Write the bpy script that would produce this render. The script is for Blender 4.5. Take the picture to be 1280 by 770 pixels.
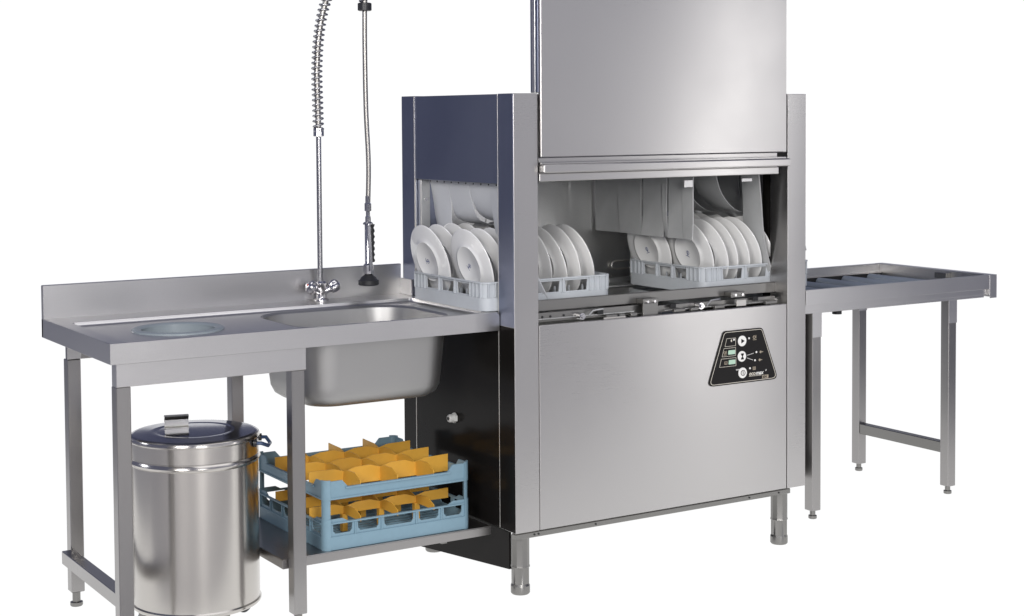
import bpy, bmesh, math, random
from mathutils import Vector, Matrix, geometry
random.seed(7)
R = math.radians
PI = math.pi
S = bpy.context.scene
C = S.collection
for o in list(bpy.data.objects):
    bpy.data.objects.remove(o)

# ------------------------------------------------------------------ camera
cd = bpy.data.cameras.new('camera')
cam = bpy.data.objects.new('camera', cd)
C.objects.link(cam)
cd.sensor_width = 36.0
cd.lens = 1991.378 / 1280 * 36
cd.shift_x = 0.00484
cd.shift_y = -0.11774
cd.clip_end = 200
yaw, pit, rol = R(58.1211), R(2.5575), R(-0.3619)
fw = Vector((math.cos(yaw) * math.cos(pit), math.sin(yaw) * math.cos(pit), -math.sin(pit)))
rt = Vector((math.sin(yaw), -math.cos(yaw), 0))
up = rt.cross(fw)
r2 = rt * math.cos(rol) + up * math.sin(rol)
u2 = -rt * math.sin(rol) + up * math.cos(rol)
m = Matrix((r2, u2, -fw)).transposed().to_4x4()
m.translation = Vector((-2.55652, -4.07199, 1.47567))
cam.matrix_world = m
S.camera = cam

# ------------------------------------------------------------------ studio light
w = bpy.data.worlds.new('World')
S.world = w
w.use_nodes = True
w.node_tree.nodes['Background'].inputs[0].default_value = (0.15, 0.16, 0.235, 1)
w.node_tree.nodes['Background'].inputs[1].default_value = 1.0
S.view_settings.view_transform = 'Standard'
S.view_settings.look = 'None'
S.view_settings.exposure = 0
S.view_settings.gamma = 1
S.view_settings.use_curve_mapping = False
S.cycles.max_bounces = 8


def area(name, loc, target, sx, sy, power, col=(1, 1, 1)):
    l = bpy.data.lights.new(name, 'AREA')
    l.shape = 'RECTANGLE'
    l.size, l.size_y = sx, sy
    l.energy = power
    l.color = col
    o = bpy.data.objects.new(name, l)
    C.objects.link(o)
    o.location = loc
    d = Vector(target) - Vector(loc)
    o.rotation_euler = d.to_track_quat('-Z', 'Y').to_euler()
    return o


area('key_softbox', (-4.6, -3.6, 3.0), (-0.2, 0.3, 0.8), 1.6, 1.6, 170, (1, 0.98, 0.95))
area('chamber_fill', (-1.7, -4.7, 1.9), (0.4, 0.3, 0.9), 1.0, 1.0, 100, (1, 0.99, 0.97))  # added fill lamp that brightens the wash chamber and plates
area('front_softbox', (1.7, -4.9, 1.66), (1.7, 0.2, 1.6), 6.6, 3.2, 32, (1, 0.985, 0.965))
area('overhead_fill', (0.4, -1.6, 3.9), (0.4, 0.2, 0.6), 4.0, 2.0, 38, (1, 0.99, 0.97))  # added lamp, gives upward-tilted steel something bright to reflect
area('ground_fill', (-6.5, 4.5, 4.2), (-5.0, 5.0, 0), 2.0, 2.0, 100, (0.92, 0.95, 1))  # added lamp, brightens the ground mirrored in the left-facing steel
strip_lamp = area('strip_softbox', (3.36, -3.0, 1.22), (0.85, 0.0, 1.1), 0.46, 2.4, 11, (1, 0.99, 0.97))
zax = (Vector((3.36, -3.0, 1.22)) - Vector((0.85, 0.0, 1.1))).normalized()
yax = Vector((0.5, 0.0, 2.35))
yax = (yax - zax * yax.dot(zax)).normalized()
strip_lamp.rotation_euler = Matrix((yax.cross(zax), yax, zax)).transposed().to_euler()

# ------------------------------------------------------------------ materials
MATS = {}


def nmat(name):
    mt = bpy.data.materials.new(name)
    mt.use_nodes = True
    nt = mt.node_tree
    return mt, nt, nt.nodes['Principled BSDF']


def steel(name, base, rough, aniso=0.0, arot=0.0, grain=0.06, stretch=(3, 3, 300), bump=0.0, blotch=0.05):
    mt, nt, p = nmat(name)
    L = nt.links
    tc = nt.nodes.new('ShaderNodeTexCoord')
    mp = nt.nodes.new('ShaderNodeMapping')
    mp.inputs['Scale'].default_value = stretch
    L.new(tc.outputs['Object'], mp.inputs[0])
    n = nt.nodes.new('ShaderNodeTexNoise')
    n.inputs['Scale'].default_value = 3.0
    n.inputs['Detail'].default_value = 5
    n.inputs['Roughness'].default_value = 0.65
    L.new(mp.outputs[0], n.inputs['Vector'])
    n2 = nt.nodes.new('ShaderNodeTexNoise')
    n2.inputs['Scale'].default_value = 2.3
    n2.inputs['Detail'].default_value = 3
    L.new(tc.outputs['Object'], n2.inputs['Vector'])
    n3 = nt.nodes.new('ShaderNodeTexNoise')
    n3.inputs['Scale'].default_value = 420
    n3.inputs['Detail'].default_value = 1
    L.new(tc.outputs['Object'], n3.inputs['Vector'])

    def mix3(a, b, c, centre, ka, kb, kc):
        x = nt.nodes.new('ShaderNodeMath'); x.operation = 'MULTIPLY_ADD'
        L.new(a, x.inputs[0]); x.inputs[1].default_value = ka; x.inputs[2].default_value = centre - 0.5 * (ka + kb + kc)
        y = nt.nodes.new('ShaderNodeMath'); y.operation = 'MULTIPLY_ADD'
        L.new(b, y.inputs[0]); y.inputs[1].default_value = kb; L.new(x.outputs[0], y.inputs[2])
        z = nt.nodes.new('ShaderNodeMath'); z.operation = 'MULTIPLY_ADD'
        L.new(c, z.inputs[0]); z.inputs[1].default_value = kc; L.new(y.outputs[0], z.inputs[2])
        return z.outputs[0]
    f = mix3(n.outputs['Fac'], n2.outputs['Fac'], n3.outputs['Fac'], 1.0, grain, blotch, grain * 1.3)
    mul = nt.nodes.new('ShaderNodeVectorMath'); mul.operation = 'SCALE'
    mul.inputs[0].default_value = base
    L.new(f, mul.inputs['Scale'])
    L.new(mul.outputs[0], p.inputs['Base Color'])
    L.new(mix3(n.outputs['Fac'], n2.outputs['Fac'], n3.outputs['Fac'], rough, 0.09, 0.14, 0.02), p.inputs['Roughness'])
    p.inputs['Metallic'].default_value = 1
    if aniso:
        tg = nt.nodes.new('ShaderNodeTangent')
        tg.direction_type = 'RADIAL'; tg.axis = 'Z'
        L.new(tg.outputs[0], p.inputs['Tangent'])
        p.inputs['Anisotropic'].default_value = aniso
        p.inputs['Anisotropic Rotation'].default_value = arot
    if bump:
        b = nt.nodes.new('ShaderNodeBump')
        b.inputs['Strength'].default_value = bump
        b.inputs['Distance'].default_value = 0.0005
        L.new(n.outputs['Fac'], b.inputs['Height'])
        L.new(b.outputs[0], p.inputs['Normal'])
    MATS[name] = mt
    return mt


def plain(name, base, rough=0.5, metal=0.0, var=0.08, scale=40, spec=0.5, bump=0.0, sss=0.0):
    mt, nt, p = nmat(name)
    L = nt.links
    tc = nt.nodes.new('ShaderNodeTexCoord')
    n = nt.nodes.new('ShaderNodeTexNoise')
    n.inputs['Scale'].default_value = scale
    n.inputs['Detail'].default_value = 4
    L.new(tc.outputs['Object'], n.inputs['Vector'])
    f = nt.nodes.new('ShaderNodeMath'); f.operation = 'MULTIPLY_ADD'
    L.new(n.outputs['Fac'], f.inputs[0])
    f.inputs[1].default_value = 2 * var; f.inputs[2].default_value = 1 - var
    mul = nt.nodes.new('ShaderNodeVectorMath'); mul.operation = 'SCALE'
    mul.inputs[0].default_value = base
    L.new(f.outputs[0], mul.inputs['Scale'])
    L.new(mul.outputs[0], p.inputs['Base Color'])
    p.inputs['Roughness'].default_value = rough
    p.inputs['Metallic'].default_value = metal
    p.inputs['Specular IOR Level'].default_value = spec
    if bump:
        b = nt.nodes.new('ShaderNodeBump')
        b.inputs['Strength'].default_value = bump
        b.inputs['Distance'].default_value = 0.001
        L.new(n.outputs['Fac'], b.inputs['Height'])
        L.new(b.outputs[0], p.inputs['Normal'])
    MATS[name] = mt
    return mt


steel('panel', (0.505, 0.492, 0.484), 0.30, aniso=0.7, arot=0.25, grain=0.03)
steel('sheet', (0.60, 0.59, 0.585), 0.33, grain=0.06, stretch=(3, 300, 300))
steel('leg', (0.35, 0.34, 0.335), 0.30, grain=0.05, stretch=(200, 200, 2))
steel('polished', (0.56, 0.535, 0.505), 0.23, aniso=0.7, arot=0.25, grain=0.03, stretch=(2, 2, 160), blotch=0.03)
steel('lid', (0.15, 0.155, 0.215), 0.13, grain=0.02, stretch=(20, 20, 20))  # navy base paints the dark surroundings mirrored in the lid top
steel('side', (0.25, 0.27, 0.35), 0.34, grain=0.04, stretch=(3, 3, 300))  # blue-grey base puts the dark studio reflection into the steel's colour
steel('chamber', (0.62, 0.62, 0.61), 0.32, grain=0.08, stretch=(200, 200, 2), blotch=0.30)
steel('basin', (0.41, 0.405, 0.40), 0.46, grain=0.04, stretch=(60, 60, 60))
steel('chrome', (0.66, 0.65, 0.66), 0.15, grain=0.02)
steel('hose', (0.38, 0.365, 0.345), 0.38, grain=0.3, stretch=(300, 300, 300))
steel('foot', (0.25, 0.245, 0.235), 0.36, grain=0.06, stretch=(200, 200, 2))
steel('trim', (0.68, 0.655, 0.62), 0.42, grain=0.01, blotch=0.02)
steel('spring_steel', (0.47, 0.465, 0.475), 0.26, grain=0.02)
plain('black_and_reflection', (0.010, 0.009, 0.0085), 0.16, var=0.3, scale=6, spec=0.05)  # near-black; on the machine's lower side it paints a dark reflection
plain('dark_gap', (0.012, 0.012, 0.013), 0.6)
plain('black_plastic', (0.018, 0.018, 0.02), 0.4)
plain('navy_plastic', (0.03, 0.06, 0.13), 0.3)
plain('porcelain', (0.78, 0.775, 0.765), 0.09, var=0.02, scale=8)
plain('rack_grey', (0.49, 0.515, 0.54), 0.42, var=0.05, scale=60, bump=0.05)
plain('rack_blue', (0.185, 0.295, 0.365), 0.45, var=0.06, scale=50, bump=0.06)
plain('orange', (0.70, 0.375, 0.05), 0.45, var=0.06, scale=40)
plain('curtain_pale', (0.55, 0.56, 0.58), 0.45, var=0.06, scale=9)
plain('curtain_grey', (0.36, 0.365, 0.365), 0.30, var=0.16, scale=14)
plain('rubber_ring', (0.24, 0.275, 0.30), 0.35, var=0.04)
plain('roller', (0.20, 0.23, 0.275), 0.35, var=0.06)
plain('panel_black', (0.010, 0.009, 0.009), 0.5, var=0.1, spec=0.2)
plain('ink_cream', (0.62, 0.58, 0.50), 0.5, var=0.03)
plain('ink_white', (0.80, 0.79, 0.76), 0.5, var=0.03)
plain('ink_tan', (0.34, 0.29, 0.22), 0.5, var=0.05)
plain('display_green', (0.42, 0.60, 0.47), 0.3, var=0.03)
plain('ink_blue', (0.05, 0.07, 0.20), 0.4, var=0.05)
plain('gland_white', (0.62, 0.62, 0.60), 0.4)
plain('red_dot', (0.55, 0.08, 0.05), 0.4)
plain('blue_dot', (0.10, 0.14, 0.5), 0.4)
plain('studio_grey', (0.62, 0.61, 0.60), 0.8)


def glowing(name, col, k):
    mt, nt, p = nmat(name)
    p.inputs['Base Color'].default_value = (0.05, 0.05, 0.05, 1)
    p.inputs['Roughness'].default_value = 0.9
    p.inputs['Specular IOR Level'].default_value = 0.05
    p.inputs['Emission Color'].default_value = (*col, 1)
    p.inputs['Emission Strength'].default_value = k
    MATS[name] = mt


glowing('white_glow', (1, 1, 1), 1.0)  # added self-glow keeps floor, platform and backdrop white without shadows

# ------------------------------------------------------------------ mesh helpers
WL = {}


def wl(o):
    return WL.get(o.name, Vector((0, 0, 0))) if o else Vector((0, 0, 0))


def poly_holes(outer, holes):
    """2-D polygon with holes -> (points, triangles)"""
    vs, es = [], []
    for lp in [outer] + holes:
        b = len(vs)
        vs += [Vector(p) for p in lp]
        es += [(b + i, b + (i + 1) % len(lp)) for i in range(len(lp))]
    v, e, f, _, _, _ = geometry.delaunay_2d_cdt(vs, es, [], 1, 1e-7)

    def inside(p, lp):
        r = False
        for i in range(len(lp)):
            a, b_ = lp[i], lp[i - 1]
            if (a[1] > p[1]) != (b_[1] > p[1]) and p[0] < (b_[0] - a[0]) * (p[1] - a[1]) / (b_[1] - a[1]) + a[0]:
                r = not r
        return r
    out = []
    for t in f:
        c = (v[t[0]] + v[t[1]] + v[t[2]]) / 3
        if inside(c, outer) and not any(inside(c, h) for h in holes):
            out.append(t)
    return [tuple(p) for p in v], out


def rr(x0, x1, y0, y1, r, n=6):
    """rounded rectangle outline"""
    pts = []
    for cx, cy, a0 in ((x1 - r, y0 + r, -90), (x1 - r, y1 - r, 0), (x0 + r, y1 - r, 90), (x0 + r, y0 + r, 180)):
        for i in range(n + 1):
            a = R(a0 + 90 * i / n)
            pts.append((cx + r * math.cos(a), cy + r * math.sin(a)))
    return pts


def circ(cx, cy, r, n=40):
    return [(cx + r * math.cos(2 * PI * i / n), cy + r * math.sin(2 * PI * i / n)) for i in range(n)]


def mapper(plane):
    return {'xy': lambda a, b, d: (a, b, d), 'xz': lambda a, b, d: (a, d, b), 'yz': lambda a, b, d: (d, a, b)}[plane]


class MB:
    def __init__(s):
        s.v, s.f, s.bev = [], [], False

    def raw(s, vs, fs):
        b = len(s.v)
        s.v += [Vector(p) for p in vs]
        s.f += [tuple(i + b for i in f) for f in fs]
        return s

    def box(s, x0, x1, y0, y1, z0, z1, bev=0.0012):
        b = min(bev, abs(x1 - x0) * .3, abs(y1 - y0) * .3, abs(z1 - z0) * .3)
        if b <= 0:
            vs = [(x, y, z) for x in (x0, x1) for y in (y0, y1) for z in (z0, z1)]
            return s.raw(vs, [(0, 1, 3, 2), (4, 6, 7, 5), (0, 4, 5, 1), (2, 3, 7, 6), (0, 2, 6, 4), (1, 5, 7, 3)])
        bm = bmesh.new()
        bmesh.ops.create_cube(bm, size=1, matrix=Matrix.Translation(((x0 + x1) / 2, (y0 + y1) / 2, (z0 + z1) / 2)) @ Matrix.Diagonal((x1 - x0, y1 - y0, z1 - z0, 1)))
        bmesh.ops.bevel(bm, geom=bm.edges[:], offset=b, segments=1, affect='EDGES', profile=0.5)
        s.bm(bm)
        return s

    def bm(s, bm):
        bm.verts.index_update()
        s.raw([v.co for v in bm.verts], [[v.index for v in f.verts] for f in bm.faces])
        bm.free()

    def lathe(s, prof, origin=(0, 0, 0), axis=(0, 0, 1), n=32, caps=True):
        ax = Vector(axis).normalized()
        q = Vector((0, 0, 1)).rotation_difference(ax)
        o = Vector(origin)
        vs, fs = [], []
        for r, h in prof:
            for i in range(n):
                a = 2 * PI * i / n
                vs.append(o + q @ Vector((r * math.cos(a), r * math.sin(a), h)))
        for k in range(len(prof) - 1):
            for i in range(n):
                j = (i + 1) % n
                fs.append((k * n + i, k * n + j, (k + 1) * n + j, (k + 1) * n + i))
        if caps:
            if prof[0][0] > 1e-6:
                fs.append(tuple(range(n))[::-1])
            if prof[-1][0] > 1e-6:
                fs.append(tuple((len(prof) - 1) * n + i for i in range(n)))
        return s.raw(vs, fs)

    def cyl(s, p0, p1, r, n=16, r1=None):
        p0, p1 = Vector(p0), Vector(p1)
        return s.lathe([(r, 0), (r if r1 is None else r1, (p1 - p0).length)], p0, p1 - p0, n)

    def tube(s, pts, r, n=8, closed=False, rfun=None):
        P = [Vector(p) for p in pts]
        N = len(P)
        vs, fs = [], []
        prev = None
        for i in range(N):
            if closed:
                t = P[(i + 1) % N] - P[i - 1]
            else:
                t = P[min(i + 1, N - 1)] - P[max(i - 1, 0)]
            t.normalize()
            if prev is None:
                a = Vector((0, 0, 1)) if abs(t.z) < .9 else Vector((1, 0, 0))
                u = t.cross(a).normalized()
            else:
                u = (prev - t * prev.dot(t)).normalized()
            prev = u
            v = t.cross(u)
            rr_ = rfun(i / (N - 1)) if rfun else r
            for k in range(n):
                a = 2 * PI * k / n
                vs.append(P[i] + (u * math.cos(a) + v * math.sin(a)) * rr_)
        M = N if closed else N - 1
        for i in range(M):
            for k in range(n):
                j = (i + 1) % N
                fs.append((i * n + k, i * n + (k + 1) % n, j * n + (k + 1) % n, j * n + k))
        if not closed:
            fs.append(tuple(range(n))[::-1])
            fs.append(tuple((N - 1) * n + k for k in range(n)))
        return s.raw(vs, fs)

    def slab(s, plane, outer, holes, d0, d1):
        """polygon with holes, given thickness d0..d1 along the plane's normal"""
        mp = mapper(plane)
        p, t = poly_holes(outer, holes)
        n = len(p)
        vs = [mp(a, b, d0) for a, b in p] + [mp(a, b, d1) for a, b in p]
        fs = [tuple(f) for f in t] + [tuple(i + n for i in f[::-1]) for f in t]
        from collections import Counter
        c = Counter()
        for f in t:
            for i in range(len(f)):
                c[(f[i], f[(i + 1) % len(f)])] += 1
        for (a, b) in c:
            if (b, a) not in c:
                fs.append((b, a, a + n, b + n))
        return s.raw(vs, fs)

    def prism(s, plane, poly, d0, d1):
        mp = mapper(plane)
        n = len(poly)
        vs = [mp(a, b, d0) for a, b in poly] + [mp(a, b, d1) for a, b in poly]
        fs = [tuple(range(n)), tuple(range(n, 2 * n))[::-1]] + [(i, i + n, (i + 1) % n + n, (i + 1) % n) for i in range(n)]
        return s.raw(vs, fs)

    def loft(s, rings, cap0=False, cap1=False):
        n = len(rings[0])
        vs, fs = [], []
        for rg in rings:
            vs += rg
        for k in range(len(rings) - 1):
            for i in range(n):
                j = (i + 1) % n
                fs.append((k * n + i, k * n + j, (k + 1) * n + j, (k + 1) * n + i))
        if cap0:
            fs.append(tuple(range(n))[::-1])
        if cap1:
            fs.append(tuple((len(rings) - 1) * n + i for i in range(n)))
        return s.raw(vs, fs)

    def xform(s, M):
        s.v = [M @ v for v in s.v]
        return s

    def build(s, name, mat, parent=None, smooth=35, label=None, kind=None):
        lo = Vector((min(v.x for v in s.v), min(v.y for v in s.v), min(v.z for v in s.v)))
        hi = Vector((max(v.x for v in s.v), max(v.y for v in s.v), max(v.z for v in s.v)))
        c = (lo + hi) / 2
        me = bpy.data.meshes.new(name)
        me.from_pydata([v - c for v in s.v], [], s.f)
        bm = bmesh.new()
        bm.from_mesh(me)
        bmesh.ops.remove_doubles(bm, verts=bm.verts, dist=1e-6)
        bmesh.ops.recalc_face_normals(bm, faces=bm.faces)
        bm.to_mesh(me)
        bm.free()
        me.materials.append(MATS[mat])
        me.shade_smooth()
        me.set_sharp_from_angle(angle=R(smooth))
        o = bpy.data.objects.new(name, me)
        C.objects.link(o)
        o.parent = parent
        o.location = c - wl(parent)
        WL[o.name] = c
        if label:
            o['label'] = label
        if kind:
            o['kind'] = kind
        return o


def thing(name, label, cat, loc, group=None):
    o = bpy.data.objects.new(name, None)
    o.empty_display_size = 0.1
    C.objects.link(o)
    o.location = loc
    WL[o.name] = Vector(loc)
    o['label'] = label
    o['category'] = cat
    if group:
        o['group'] = group
    return o


def part(name, mat, parent, *boxes, **k):
    m_ = MB()
    for b in boxes:
        m_.box(*b)
    return m_.build(name, mat, parent, **k)


# ------------------------------------------------------------------ setting
view = Vector((math.cos(yaw), math.sin(yaw), 0))
right = Vector((math.sin(yaw), -math.cos(yaw), 0))
c0 = Vector((cam.location.x, cam.location.y, 0))


def vp(dep, lat, z=0):
    return c0 + view * dep + right * lat + Vector((0, 0, z))


far = 26.0
g = MB().raw([(-40, -40, -.02), (40, -40, -.02), (40, 40, -.02), (-40, 40, -.02)], [(0, 1, 2, 3)]).build('ground', 'studio_grey')
g['kind'] = 'structure'
fl = MB().loft([[vp(4.2, -2.1, z), vp(4.2, 2.6, z), vp(far, 10.6, z), vp(far, -10.6, z)] for z in (-.012, 0)], True, True).build('floor', 'white_glow')
fl['kind'] = 'structure'
bd = MB().loft([[vp(far, -10.6, z), vp(far, 10.6, z), vp(far + .1, 10.6, z), vp(far + .1, -10.6, z)] for z in (-.012, 3.55)], True, True).build('backdrop', 'white_glow')
bd['kind'] = 'structure'
pf = MB().box(1.2, 2.45, -.3, 1.0, .001, .0677, 0).build('platform', 'white_glow')
pf['kind'] = 'structure'

# ------------------------------------------------------------------ dish machine
H, D, W = 1.545, 0.714, 1.1766
ZB = 0.193
mach = thing('dishwashing_machine', 'tall stainless steel pass-through dishwasher with its front door slid up', 'dishwasher', (W / 2, D / 2, 0))
wlx, wrx = 0.0886, 1.0934
# columns: folded sheet posts at the four corners
part('column', 'panel', mach, (0.0, wlx - .0015, 0, .089, ZB + .008, H))
part('column', 'panel', mach, (wrx + .0015, W, 0, .089, ZB + .008, H))
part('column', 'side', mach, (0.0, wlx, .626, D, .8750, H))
part('lower_column_darkened', 'black_and_reflection', mach, (0.0, wlx, .626, D, ZB + .008, .8742))  # same sheet as above, coloured black for its dark reflection
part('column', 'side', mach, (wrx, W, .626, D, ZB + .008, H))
# thin skins colour the front left post's flank with its dark reflection
part('upper_flank_reflection', 'side', mach, (-.0012, .001, .002, .089, .8335, H - .001, .0004))
part('flank_dark_reflection', 'black_and_reflection', mach, (-.0012, .001, .002, .089, ZB + .01, .8325, .0004))
# strips of brighter steel painting the light caught on folded seams
for y in (.0905, .624):
    part('seam_glint', 'trim', mach, (-.0018, .004, y - .0017, y + .0017, ZB + .01, H - .001, .0005))
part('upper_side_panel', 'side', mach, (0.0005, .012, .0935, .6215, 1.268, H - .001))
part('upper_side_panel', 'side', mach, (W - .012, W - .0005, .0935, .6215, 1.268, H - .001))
part('lower_side_panel', 'black_and_reflection', mach, (0.0005, .012, .0935, .6215, ZB + .008, .874))  # steel panel coloured black in place of what it mirrors
part('lower_side_panel', 'black_and_reflection', mach, (W - .012, W - .0005, .0935, .6215, ZB + .008, .864))
MB().prism('yz', [(.075, .072), (.665, .012), (.665, ZB - .004), (.075, ZB - .004)], .022, .030).build('skirt', 'black_and_reflection', mach)
part('back_panel', 'chamber', mach, (wlx, wrx, D - .02, D - .001, ZB, H))
part('top_panel', 'panel', mach, (wlx, wrx, .07, D - .022, H - .02, H - .001))
part('front_panel', 'panel', mach, (wlx + .0015, wrx - .0015, 0.0008, .016, ZB + .008, .834, .0015))
part('base_rail', 'foot', mach, (.002, wrx + .02, .004, .03, ZB - .012, ZB + .005, .002))
for x in (.07, .085, .30, .93, 1.06):
    MB().cyl((x, .004, ZB - .003), (x, .002, ZB - .003), .003, 8).build('screw', 'dark_gap', mach)
# chamber
part('chamber_back_wall', 'chamber', mach, (.06, .924, .655, .662, .85, 1.50))
part('chamber_back_wall', 'chamber', mach, (.9255, wrx, .672, .68, .85, 1.50))
part('corner_rib', 'chamber', mach, (.918, .9255, .648, .69, .86, 1.27, .002))
part('tank_deck', 'chamber', mach, (.03, W - .03, .06, .69, .838, .848))
part('chamber_ceiling', 'chamber', mach, (.06, wrx, .09, .655, 1.50, 1.51))
part('inner_right_wall', 'black_and_reflection', mach, (1.105, 1.115, .0895, .14, .84, 1.52))
part('entry_guide_channel', 'chamber', mach, (.012, .045, .600, .6225, .88, 1.266))
b = MB()
b.cyl((.028, .602, 1.20), (.028, .597, 1.20), .006, 12)
b.build('channel_screw', 'chrome', mach)
# wash arm recess drawn in the back wall (pressed rounded panel)
rp = rr(.10, .30, 1.06, 1.30, .04, 5)
rp2 = rr(.104, .296, 1.064, 1.296, .036, 5)
MB().slab('xz', rp, [rp2], .651, .6555).build('pressed_rib', 'chamber', mach)
# rails that carry the racks
part('front_rail', 'foot', mach, (.05, W - .02, .062, .078, .868, .903, .002), (.05, W - .02, .078, .125, .868, .875, .001))
part('back_rail', 'chamber', mach, (.05, W - .02, .50, .59, .868, .875, .001), (.05, W - .02, .57, .585, .875, .895, .002))
part('step_plate', 'chamber', mach, (.47, .76, .13, .47, .862, .868, .001))
part('guide_bar', 'chamber', mach, (.10, .48, .040, .046, .846, .8485, .0005), (.60, 1.06, .036, .041, .841, .843, .0005))
for x, a in ((.36, .05), (.40, .03), (.455, .025), (.63, .045), (.70, .03), (.80, .04), (1.02, .05)):
    part('guide_fitting', 'foot', mach, (x, x + a, .024, .038, .835, .8445, .001))
for x in (.33, .62, .97):
    part('guide_clip', 'dark_gap', mach, (x, x + .022, .0305, .0395, .848, .862, .001))
part('splash_strip', 'trim', mach, (.345, .43, .018, .023, .834, .8385, .0005))
part('guide_track', 'foot', mach, (.10, .52, .046, .056, .838, .866, .001), (.56, 1.08, .048, .056, .836, .858, .001))
part('rail_bracket', 'foot', mach, (.505, .565, .026, .061, .868, .886, .001), (.500, .560, .020, .028, .830, .872, .001))
part('rail_bracket', 'trim', mach, (.885, .925, .015, .020, .838, .858, .0005))
part('rail_bracket', 'foot', mach, (.87, .93, .026, .061, .866, .884, .001))
for x, z in ((.52, .877), (.548, .877), (.885, .875), (.915, .875)):
    MB().cyl((x, .027, z), (x, .020, z), .0045, 8).build('bolt', 'chrome', mach)
for x in (.13, .16, .21):
    MB().cyl((x, .047, .853), (x, .0445, .853), .004, 8).build('rivet', 'dark_gap', mach)
for x in (.265, .74):
    k = MB()
    k.cyl((x, .045, .848), (x, .022, .848), .011, 12)
    k.cyl((x, .024, .848), (x, .014, .848), .007, 6)
    kn = k.build('latch_knob', 'chrome', mach)
    MB().tube([(x + .03, .03, .848), (x + .045, .03, .862), (x + .085, .03, .865)], .003, 6).build('latch_wire', 'chamber', mach)
# wire loop on the back wall
lp = [(x, .645, z) for x, z in [(.905, .945), (.84, .945), (.827, .94), (.822, .93), (.827, .921), (.84, .916), (.905, .916)]]
MB().tube(lp, .0036, 8).build('wire_loop', 'trim', mach)

# door that slides up in front of the chamber
dz0, dz1 = 1.350, 2.20
dr = MB()
dr.box(.0915, 1.0790, -.012, .004, dz0, dz1, .002)
door = dr.build('door', 'panel', mach)
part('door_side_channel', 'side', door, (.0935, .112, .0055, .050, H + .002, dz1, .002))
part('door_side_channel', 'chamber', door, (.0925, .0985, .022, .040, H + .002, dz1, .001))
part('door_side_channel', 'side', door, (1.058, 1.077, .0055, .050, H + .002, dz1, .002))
part('inner_door', 'panel', door, (.0925, 1.054, .006, .022, 1.282, 1.349, .002))
part('door_handle', 'panel', door, (.0905, 1.082, -.030, .005, 1.303, 1.328, .003), (.0905, 1.078, -.012, .005, 1.328, 1.334, .001))
part('door_lip', 'panel', door, (.0905, 1.052, -.004, .005, 1.276, 1.300, .002))
part('door_gasket', 'dark_gap', door, (wlx - .001, .0912, .004, .02, 1.27, 1.53, .0002))
part('door_catch', 'sheet', mach, (.700, .735, .06, .066, 1.238, 1.262, .001))
part('door_catch', 'sheet', mach, (.945, .99, .06, .066, 1.250, 1.262, .001))
# machine feet
for x, y in ((.0465, .05), (1.102, .05), (.06, .62), (1.10, .62)):
    ft = MB()
    ft.lathe([(.0295, .083), (.030, .086), (.0285, .092), (.0285, ZB - .012)], (x, y, 0), n=10)
    f = ft.build('foot', 'foot', mach, smooth=20)
    lo = MB()
    rings = []
    for z, ro, ri in ((0, .027, .027), (.004, .030, .030), (.026, .030, .030), (.032, .0275, .0255), (.083, .0275, .0235)):
        rings.append([(x + (ro if i % 4 < 2 else ri) * math.cos(2 * PI * (i + .5) / 24), y + (ro if i % 4 < 2 else ri) * math.sin(2 * PI * (i + .5) / 24), z) for i in range(24)])
    lo.loft(rings, True, True)
    lo.build('adjuster', 'foot', f, smooth=25)
# cable gland on the flank
gl = MB()
gl.lathe([(.0, -.026), (.010, -.026), (.0135, -.022), (.0135, -.008)], (0, .365, .502), (1, 0, 0), 12)
gl.lathe([(.017, -.008), (.017, .0)], (0, .365, .502), (1, 0, 0), 6)
gg = gl.build('cable_gland', 'gland_white', mach, smooth=25)
MB().cyl((-.0262, .365, .502), (-.0275, .365, .502), .006, 10).build('gland_hole', 'dark_gap', gg)


# strip curtains
def strip(name, mat, y0, y1, path, thick=.003, twist=0.0, curl=0.0, n=14, label=None):
    """a hanging rubber strip: path is a list of (x, z); y0..y1 its width"""
    pts = []
    P = [Vector((p[0], p[1])) for p in path]
    for i in range(n + 1):
        t = i / n * (len(P) - 1)
        k = min(int(t), len(P) - 2)
        u = t - k
        a, b_, c_, d_ = P[max(k - 1, 0)], P[k], P[k + 1], P[min(k + 2, len(P) - 1)]
        q = 0.5 * ((2 * b_) + (c_ - a) * u + (2 * a - 5 * b_ + 4 * c_ - d_) * u * u + (3 * b_ - a - 3 * c_ + d_) * u ** 3)
        pts.append((q.x, q.y))
    m_ = MB()
    cols = 5
    for side in (0, 1):
        vs = []
        for i, (x, z) in enumerate(pts):
            t = i / n
            for j in range(cols + 1):
                s_ = j / cols
                yy = y0 + (y1 - y0) * s_
                vs.append((x + side * thick + twist * t * t * (s_ - .5) + curl * t * (4 * (s_ - .5) ** 2), yy + 0.02 * curl * t, z))
        nn = cols + 1
        m_.raw(vs, [(i * nn + j, i * nn + j + 1, (i + 1) * nn + j + 1, (i + 1) * nn + j) for i in range(n) for j in range(cols)])
    nn = cols + 1
    tot = (n + 1) * nn
    for i in range(n):
        for j in (0, cols):
            m_.raw([m_.v[i * nn + j], m_.v[(i + 1) * nn + j], m_.v[tot + (i + 1) * nn + j], m_.v[tot + i * nn + j]], [(0, 1, 2, 3)])
    for j in range(cols):
        for i in (0, n):
            m_.raw([m_.v[i * nn + j], m_.v[i * nn + j + 1], m_.v[tot + i * nn + j + 1], m_.v[tot + i * nn + j]], [(0, 1, 2, 3)])
    return m_.build(name, mat, mach, smooth=50, label=label)


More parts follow.
